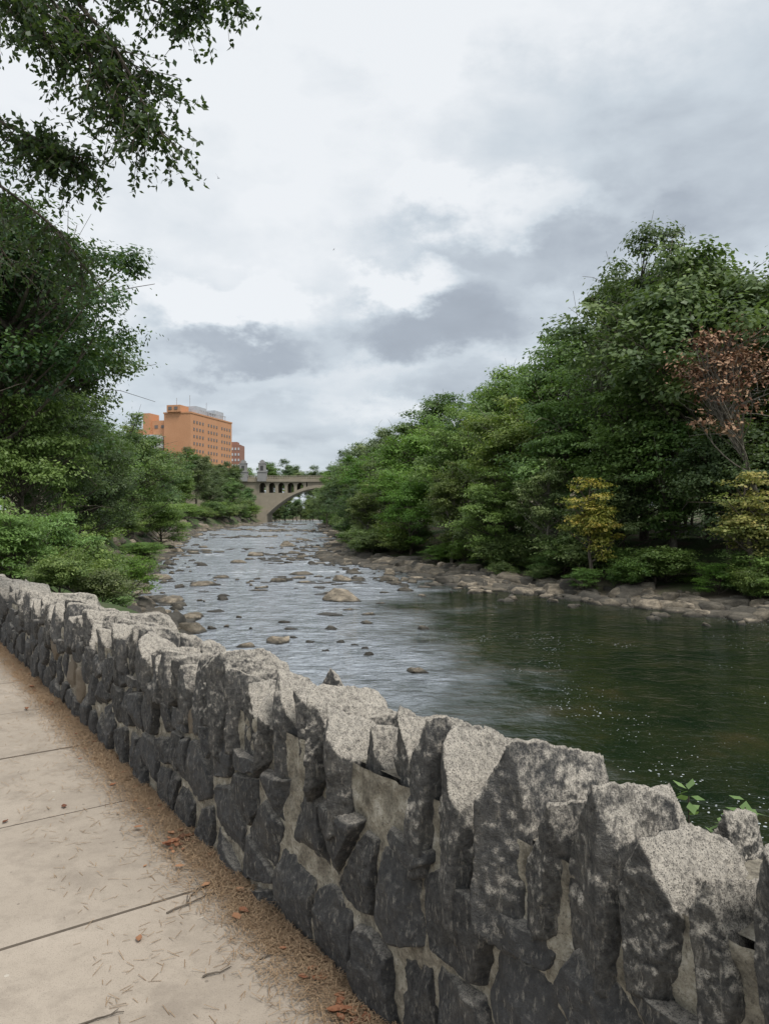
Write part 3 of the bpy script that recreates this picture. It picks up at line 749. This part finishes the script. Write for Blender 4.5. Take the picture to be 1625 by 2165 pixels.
# overhanging street tree : trunk left of the path, long drooping limbs
a = Acc(); R = rs(21)
trunk = np.array([[-7.6, 5.6, -.2], [-7.5, 5.7, 1.5], [-7.3, 5.9, 3.5], [-6.9, 6.2, 5.5], [-6.4, 6.5, 7.5], [-6.1, 6.6, 9.5]])
tube(a, trunk, [.32, .26, .23, .19, .13, .07], 12)
def limb(pts, r0, r1, k=14):
    pts = np.array(pts, float); c = np.linspace(0, len(pts)-1, k); o = np.stack([np.interp(c, np.arange(len(pts)), pts[:, q]) for q in range(3)], 1)
    for _ in range(2): o[1:-1] = o[1:-1]*.5+(o[:-2]+o[2:])*.25
    tube(a, o, np.linspace(r0, r1, k), 6); return o
def spray(o, dens, sp, droop, f0=.2, L=.62):
    n = len(o)
    for _ in range(dens):
        u = R.uniform(f0, 1)*(n-1); k = int(min(u, n-2)); b = o[k]+(o[k+1]-o[k])*(u-k)
        d = R.normal(size=3)*np.array([1, 1, .5])*sp+np.array([0, 0, -droop]); l = R.uniform(.45, 1.1)*L
        w = np.linspace(0, 1, 7)[:, None]; d = d/np.linalg.norm(d)
        tw = b+d*l*w+np.array([0, 0, -1])*droop*.25*l*w**2+np.sin(w*5+R.rand()*6)*R.normal(size=3)*.02
        tube(a, tw, np.linspace(.006, .0018, 7), 4)
        m = R.randint(20, 36); q = R.uniform(.12, 1.05, m)*6; kk = np.minimum(q.astype(int), 5); P = tw[kk]+(tw[kk+1]-tw[kk])*(q-kk)[:, None]
        T_ = R.normal(size=(m, 3))*.8+d*.6+np.array([0, 0, -.7]); T_ /= np.linalg.norm(T_, axis=1)[:, None]
        Lf = R.uniform(.04, .078, m); P = P+T_*Lf[:, None]*.6+R.normal(size=(m, 3))*.02
        leaves(a, P, R.normal(size=(m, 3))+np.array([0, 0, .5]), Lf, R, 1, np.clip(R.normal(size=m)*.2+.4, 0, 1), .55, T_)
o = limb([trunk[4], (-4.6, 6.6, 7.6), (-3.2, 6.6, 6.6), (-2.5, 6.6, 5.9), (-2.15, 6.5, 5.3), (-2.05, 6.5, 4.95)], .04, .004); spray(o, 100, .7, .7, .4, .6)
o = limb([trunk[4], (-4.8, 6.9, 7.4), (-3.4, 6.9, 6.4), (-2.7, 6.9, 5.9), (-2.1, 6.8, 5.6)], .035, .004); spray(o, 75, .7, .6, .4, .6)
o = limb([trunk[4], (-4.6, 6.4, 7.6), (-3.3, 6.4, 6.5), (-2.6, 6.4, 5.7), (-2.3, 6.4, 5.1)], .035, .004); spray(o, 75, .7, .7, .45, .55)
o = limb([trunk[4], (-4.2, 6.3, 8.0), (-2.5, 6.2, 6.9), (-1.7, 6.3, 6.2), (-1.15, 6.3, 5.95)], .03, .003); spray(o, 55, .6, .5, .5, .38)
o = limb([trunk[4], (-4.2, 6.5, 7.8), (-2.9, 6.5, 6.6), (-2.2, 6.5, 6.1), (-1.6, 6.5, 5.95)], .03, .003); spray(o, 50, .6, .5, .5, .4)
o = limb([trunk[3], (-5.0, 6.6, 5.9), (-3.7, 6.7, 5.2), (-3.0, 6.7, 4.9), (-2.7, 6.7, 4.75)], .035, .004); spray(o, 110, .8, .5, .4, .45)
o = limb([trunk[3], (-4.8, 6.0, 6.7), (-3.6, 6.1, 6.2), (-3.0, 6.2, 5.9), (-2.8, 6.2, 5.5)], .035, .004); spray(o, 55, .8, .6, .35, .45)
o = limb([trunk[3], (-4.9, 7.4, 5.6), (-3.9, 7.6, 4.9), (-3.35, 7.6, 4.5), (-3.1, 7.6, 4.1)], .03, .003); spray(o, 44, .6, .8, .4, .55)
o = limb([trunk[4], (-6.5, 8, 8), (-6.5, 10, 8), (-6.6, 11.5, 7)], .07, .01); spray(o, 90, 1, .4, .2, .9)
o = limb([trunk[3], (-6.0, 8, 6.2), (-5.5, 9.5, 5.8), (-5.1, 10.3, 4.9)], .06, .008); spray(o, 110, 1, .5, .2, .8)
o = limb([trunk[5], (-5.5, 5.5, 10), (-4.5, 4.5, 10)], .06, .01); spray(o, 40, 1, .3, .2, .8)
add_obj('overhanging_tree', a.mesh('overhanging_tree', [M_bark, M_leafD]))

# seedlings growing on the river side of the wall
a = Acc(); R = rs(4)
for (s_, t_, zt, nl) in [(-.72, .50, .83, 9), (-.86, .53, .84, 7), (-.80, .52, .78, 6)]:
    b0 = wallW([[s_, t_, .0]])[0]; tp_ = wallW([[s_, t_-.02, zt]])[0]; w = np.linspace(0, 1, 6)[:, None]
    tube(a, b0*(1-w)+tp_*w, np.linspace(.004, .002, 6), 5)
    an = np.linspace(0, TAU, nl, endpoint=False)+R.rand(nl)*.5; dirs = np.stack([np.cos(an), np.sin(an), R.uniform(0, .5, nl)], 1)
    leaves(a, tp_+dirs*.024+np.array([0, 0, 1])*R.uniform(-.04, .02, nl)[:, None], R.normal(size=(nl, 3))*.3+np.array([0, 0, 1]), R.uniform(.035, .05, nl), R, 1, R.uniform(.5, 1, nl), .6, dirs)
add_obj('seedling_plant', a.mesh('seedling_plant', [M_bark, M_leafB]))

# ------------------------------------------------------------ bridge
M_bc = simple('bridge_concrete', (.27, .235, .18), .85, .35, .4); M_bg = simple('bridge_granite', (.25, .245, .24), .85, .2, .5)
BY, BD = 260., 12.
bp = bpy.data.objects.new('arch_bridge', None); col.objects.link(bp)
a = Acc()
cx, half, zs, zcrown = -22.5, 19., -.2, 9.3
xs = np.linspace(-half, half, 61)
zin = zs+(zcrown-zs)*(1-(xs/half)**2); zout = zs-1.0+(zcrown+1.1-zs+1.0)*(1-(xs/(half+1.3))**2)
zout = np.maximum(zout, zin+.9)
for q in range(60):
    V = []
    for X, zi, zo in ((xs[q], zin[q], zout[q]), (xs[q+1], zin[q+1], zout[q+1])):
        for Y in (BY, BY+BD): V += [[cx+X, Y, zi], [cx+X, Y, zo]]
    a.add(V, [[0, 4, 5, 1], [2, 3, 7, 6], [1, 5, 7, 3], [0, 2, 6, 4]])
zd = 12.6
def strip(x0, x1, zb0, zb1, zt0, zt1, y0, y1):
    a.add([[x0, y0, zb0], [x1, y0, zb1], [x1, y0, zt1], [x0, y0, zt0], [x0, y1, zb0], [x1, y1, zb1], [x1, y1, zt1], [x0, y1, zt0]],
          [[0, 1, 2, 3], [7, 6, 5, 4], [0, 4, 5, 1], [3, 2, 6, 7], [0, 3, 7, 4], [1, 5, 6, 2]])
def outz(x): return np.interp(x-cx, xs, zout) if abs(x-cx) <= half else zs-1
for sgn in (-1, 1):
    edge = half+3.5; x = edge
    pw, ow = 1.0, 2.3
    for q in range(24):
        xa, xb = cx+sgn*(edge-q), cx+sgn*(edge-q-1); lo, hi = min(xa, xb), max(xa, xb)
        if outz(lo) < zd-5.2 or outz(hi) < zd-5.2: strip(lo, hi, outz(lo)-.3, outz(hi)-.3, max(outz(lo), zd-5.0), max(outz(hi), zd-5.0), BY+.38, BY+BD-.38)
    while x > 4.5:
        xa, xb = cx+sgn*x, cx+sgn*(x-pw); lo, hi = min(xa, xb), max(xa, xb)
        strip(lo, hi, max(outz((lo+hi)/2)-.5, zd-5.3), max(outz((lo+hi)/2)-.5, zd-5.3), zd-1.1, zd-1.1, BY+.35, BY+BD-.35)
        x -= pw
        if x-ow < 3.5: break
        m = 10; r = ow/2
        for q in range(m):
            u0, u1 = q/m*ow, (q+1)/m*ow; xa, xb = cx+sgn*(x-u0), cx+sgn*(x-u1)
            za = zd-1.1-r-.35+math.sqrt(max(0, r*r-(u0-r)**2)); zb_ = zd-1.1-r-.35+math.sqrt(max(0, r*r-(u1-r)**2))
            if sgn > 0: xa, xb, za, zb_ = xb, xa, zb_, za
            for yy in (BY+.35, BY+BD-1.15): strip(xa, xb, max(za, min(outz(xa), zd-1.3)), max(zb_, min(outz(xb), zd-1.3)), zd-1.1, zd-1.1, yy, yy+.8)
        x -= ow
for q in range(8):
    x0 = cx-4.6+q*1.15; strip(x0, x0+1.15, outz(x0)-.1, outz(x0+1.15)-.1, zd-1.1, zd-1.1, BY+.36, BY+BD-.36)
box(a, cx-110, cx+110, BY-.4, BY+BD+.4, zd-1.1, zd-.3)
for yy in (BY-.3, BY+BD):
    box(a, cx-110, cx+110, yy, yy+.3, zd-.3, zd-.05); box(a, cx-110, cx+110, yy-.05, yy+.35, zd+.85, zd+1.05)
    for x in np.arange(cx-60, cx+60, .6): box(a, x, x+.28, yy+.03, yy+.27, zd-.05, zd+.85)
for sgn in (-1, 1):
    xa = cx+sgn*(half+3.5); xb = xa+sgn*88; box(a, min(xa, xb), max(xa, xb), BY+.3, BY+BD-.3, -4, zd-1.1)
    xa = cx+sgn*(half-.2); xb = cx+sgn*(half+3.3); box(a, min(xa, xb), max(xa, xb), BY-.6, BY+BD+.6, -4, zs+1.6)
add_obj('arch_and_deck', a.mesh('arch_and_deck', [M_bc]), parent=bp)
a = Acc()
for x, yy in ((cx-half-1.4, BY-1.1), (cx-half-8., BY-1.1), (cx+half+2.5, BY-1.1)):
    for (w, z0, z1) in ((1.5, zd-1, zd+2.2), (1.7, zd+2.2, zd+2.5), (1.15, zd+2.5, zd+5.2), (1.3, zd+5.2, zd+5.5), (.8, zd+5.5, zd+6.2), (.45, zd+6.2, zd+6.6)):
        box(a, x-w, x+w, yy+1.2-w, yy+1.2+w, z0, z1)
    box(a, x-.5, x+.5, yy+1.2-1.2, yy+1.2-1.16, zd+2.8, zd+4.5, 1)  # flat dark panel on the shaft, a recess's shade put into its colour
add_obj('bridge_pylons', a.mesh('bridge_pylons', [M_bg, simple('pylon_recess_shade', (.06, .06, .06))]), parent=bp)

# ------------------------------------------------------------ buildings
def brick(name, c1, c2):
    m, nt, out = newmat(name); g = G(nt); p = g.pos(); n = g.noise(p, .15, 5, .6); n2 = g.noise(p, 3, 3, .6)
    c = g.mix(n.outputs[0], c1, c2); c = g.mix(g.maprange(n2.outputs[0], .4, .7, 0, .25), c, (.2, .1, .05)); g.bsdf(out, c, .9); return m
M_br = brick('orange_brick', (.50, .25, .135), (.60, .325, .185)); M_gl = simple('window_glass', (.16, .14, .13), .2); M_mech = simple('roof_equipment', (.42, .44, .47), .6, .2, .3)
M_lt = simple('light_panel', (.5, .54, .58), .6, .1, .3); M_red = simple('red_brick', (.30, .16, .12), .9)
K = np.array([-104.6, 400.]); E1 = np.array([12., 50.]); E1 /= np.linalg.norm(E1); E2 = np.array([-E1[1], E1[0]])
def BM(V): return np.concatenate([K+V[:, :1]*E1+V[:, 1:2]*E2, V[:, 2:3]], 1)
bo = bpy.data.objects.new('brick_building', None); col.objects.link(bo)
a = Acc()
box(a, 0, 51, 0, 16, -1, 54, 0, .5, BM); box(a, -.3, 51.3, -.3, 16.3, 54, 54.8, 0, .5, BM)
box(a, -1.5, 8, 5.5, 13.5, 54.8, 58.5, 0, .5, BM)
box(a, 4, 30, 16, 26, -1, 51, 0, .5, BM); box(a, 2, 12, 26, 30, -1, 55, 0, .5, BM)
box(a, 8, 40, 30, 44, -1, 47, 0, .5, BM)
add_obj('brick_walls', a.mesh('brick_walls', [M_br]), parent=bo)
a = Acc()
for fl in range(13):
    z = 51-fl*3.9
    for q in range(14):
        x = 3+q*3.4
        if q in (4, 9): continue
        box(a, x, x+1.3, -.25, .0, z-2.1, z-.6, 0, .5, BM)
    if fl % 2 == 0: box(a, 3.8, 4.0, 18, 20, z-4.3, z-2.6, 0, .5, BM); box(a, 3.8, 4., 22, 24, z-4.3, z-2.6, 0, .5, BM)
box(a, -1.7, -1.5, 7, 9, 56, 57.6, 0, .5, BM); box(a, -1.7, -1.5, 10.5, 12.5, 56, 57.6, 0, .5, BM)
add_obj('windows', a.mesh('windows', [M_gl]), parent=bo)
a = Acc()
for x0, x1, y0, y1, z1 in ((12, 24, 3, 12, 59.5), (25, 33, 2, 12, 58), (34, 46, 3, 13, 60), (10, 11.5, 2, 5, 57)): box(a, x0, x1, y0, y1, 54.81, z1, 0, .5, BM)
for x in range(12, 46, 3): box(a, x, x+.3, 1.4, 1.7, 54.81, 57.3, 0, .5, BM)
box(a, 12, 46, 1.4, 1.7, 57.3, 57.7, 0, .5, BM); box(a, 22, 27, 18, 23, 51, 57, 0, .5, BM)
for x, y_, h_ in ((14, 8, 66), (30, 6, 64), (3, 10, 63)): box(a, x, x+.25, y_, y_+.25, 54.9, h_, 0, .5, BM)
add_obj('rooftop_equipment', a.mesh('rooftop_equipment', [M_mech]), parent=bo)
a = Acc()
box(a, -8, 3.5, 17, 27, -1, 42, 0, .5, BM)
for fl in range(8): box(a, -8.2, -8, 17.5, 26.5, 40-fl*4.5-2, 40-fl*4.5, 1, .5, BM)
for fl in range(8): box(a, -7, 2.5, 16.8, 17, 40-fl*4.5-2, 40-fl*4.5, 1, .5, BM)
add_obj('glass_wing', a.mesh('glass_wing', [M_lt, M_gl]), parent=bo)
bo2 = bpy.data.objects.new('apartment_building', None); col.objects.link(bo2)
a = Acc(); box(a, -102, -93.5, 480, 495, -1, 44); box(a, -100, -96, 483, 490, 44, 46); add_obj('brick_walls', a.mesh('bw2', [M_red]), parent=bo2)
a = Acc()
for fl in range(11):
    for q in range(4): box(a, -101+q*2, -100+q*2, 479.8, 480, 42-fl*3.6-1.6, 42-fl*3.6)
add_obj('windows', a.mesh('win2', [M_lt]), parent=bo2)

# ------------------------------------------------------------ birds
M_bird = simple('bird_feathers', (.04, .04, .045))
def bird(x, y, z, sp, rot):
    a = Acc(); u = np.linspace(-1, 1, 9); prof = np.array([.005, .25, .5, .7, .8, .7, .5, .45, .05])*.09
    tube(a, np.stack([u*0, u*.42, u*0], 1), prof, 8)
    for sg in (-1, 1):
        a.add([[0, .12, .03], [sg*.35, .2, .22], [sg*1.0, -.12, .30], [sg*.4, -.02, .17], [0, -.1, .03]], [[0, 1, 3, 4]]); a.add([[sg*.35, .2, .22], [sg*1, -.12, .3], [sg*.4, -.02, .17]], [[0, 1, 2]])
        a.add([[0, -.38, 0], [sg*.12, -.62, 0], [sg*.03, -.5, 0]], [[0, 1, 2]])
    o = add_obj('flying_bird', a.mesh('bird', [M_bird]), (x, y, z), rot, sp/2); o.rotation_euler = (.3, .5, rot)
bird(-5.6, 25, 12.8, .36, .8); bird(-4.1, 60, 22.7, .3, 2.2)

# ------------------------------------------------------------ world
W = bpy.data.worlds.new('World'); scene.world = W; W.use_nodes = True
nt = W.node_tree; nt.nodes.clear(); g = G(nt)
out = g.n('ShaderNodeOutputWorld')
SUN_EL, SUN_AZ = 58., 140.
sky = g.n('ShaderNodeTexSky', sky_type='NISHITA'); sky.sun_disc = False
sky.sun_elevation = math.radians(SUN_EL); sky.sun_rotation = math.radians(SUN_AZ)
b1 = g.n('ShaderNodeBackground'); g.l(sky.outputs[0], b1.inputs[0]); b1.inputs[1].default_value = .10
dv = g.n('ShaderNodeTexCoord').outputs['Generated']
sx = g.n('ShaderNodeSeparateXYZ'); g.l(dv, sx.inputs[0])
zz = g.math('ADD', g.math('MAXIMUM', sx.outputs[2], 0.), .10)
cmb = g.n('ShaderNodeCombineXYZ'); g.l(g.math('DIVIDE', sx.outputs[0], zz), cmb.inputs[0]); g.l(g.math('DIVIDE', sx.outputs[1], zz), cmb.inputs[1])
pr = cmb.outputs[0]
nA = g.noise(pr, .9, 5, .55, .3); nB = g.noise(g.vmath('MULTIPLY', dv, (1, 1, 2.0)), 7.0, 6, .55, .2)
ds = g.noise(g.vmath('MULTIPLY', dv, (1, 1, 1.7)), 8, 5, .60)
dvd = g.vmath('ADD', dv, g.vmath('SCALE', g.vmath('SUBTRACT', ds.outputs['Color'], (.5, .5, .5)), .17))
val = g.math('ADD', .735, g.math('MULTIPLY', g.math('SUBTRACT', nA.outputs[0], .5), .38))
val = g.math('ADD', val, g.math('MULTIPLY', g.math('SUBTRACT', nB.outputs[0], .5), .46))
val = g.math('ADD', val, g.maprange(sx.outputs[2], .02, .45, -.11, .10))
blobs = [(4.5, 14.0, 9, 2.8, -.40), (11, 19.0, 13, 3.0, -.28), (13, 26, 8, 5, -.16), (26, 25, 9, 9, -.24), (-10.5, 11.7, 7.5, 1.5, -.27), (7, 9.5, 8, 1.5, -.15), (-8, 6.5, 9, 1.6, -.1),
         (-11.5, 15.0, 6, 2.3, .34), (1.2, 17.4, 4.5, 1.7, .28), (8, 22.3, 8, 1.6, .12), (-16, 9.5, 5, 2, -.08), (-20, 30, 14, 12, .06), (5, 38, 20, 6, .10), (3, 7.6, 5, 1.0, .12), (18, 15, 6, 2, -.12)]
for az, el, ra, re, am in blobs:
    A, E = math.radians(az), math.radians(el); c = (math.sin(A)*math.cos(E), math.cos(A)*math.cos(E), math.sin(E))
    q = g.vmath('MULTIPLY', g.vmath('SUBTRACT', dvd, c), (1/math.radians(ra), 1/math.radians(ra)*.6, 1/math.radians(re)))
    m_ = g.maprange(g.vmath('LENGTH', q), .35, 1.3, am, 0., True)
    val = g.math('ADD', val, m_)
cc = g.ramp(val, [(.12, (.31, .345, .40)), (.40, (.42, .47, .535)), (.62, (.62, .685, .745)), (.88, (.88, .91, .94))])
b2 = g.n('ShaderNodeBackground'); g.l(cc, b2.inputs[0]); b2.inputs[1].default_value = 1.02
mx = g.n('ShaderNodeMixShader'); mx.inputs[0].default_value = .94
g.l(b1.outputs[0], mx.inputs[1]); g.l(b2.outputs[0], mx.inputs[2]); g.l(mx.outputs[0], out.inputs[0])

sd = bpy.data.lights.new('sun', 'SUN'); sd.energy = 2.9; sd.angle = math.radians(20); sd.color = (1, .96, .90)
so = bpy.data.objects.new('sun', sd); col.objects.link(so)
A, E = math.radians(SUN_AZ), math.radians(SUN_EL)
dirv = Vector((math.sin(A)*math.cos(E), math.cos(A)*math.cos(E), math.sin(E)))
so.rotation_euler = dirv.to_track_quat('Z', 'Y').to_euler()

cam = bpy.data.cameras.new('camera'); co = bpy.data.objects.new('camera', cam); col.objects.link(co)
cam.sensor_fit = 'VERTICAL'; cam.sensor_height = 36; cam.lens = 26; cam.clip_end = 6000; cam.clip_start = .05
co.location = (0, 0, 1.6); co.rotation_euler = (math.radians(90-.16), 0, 0)
scene.camera = co
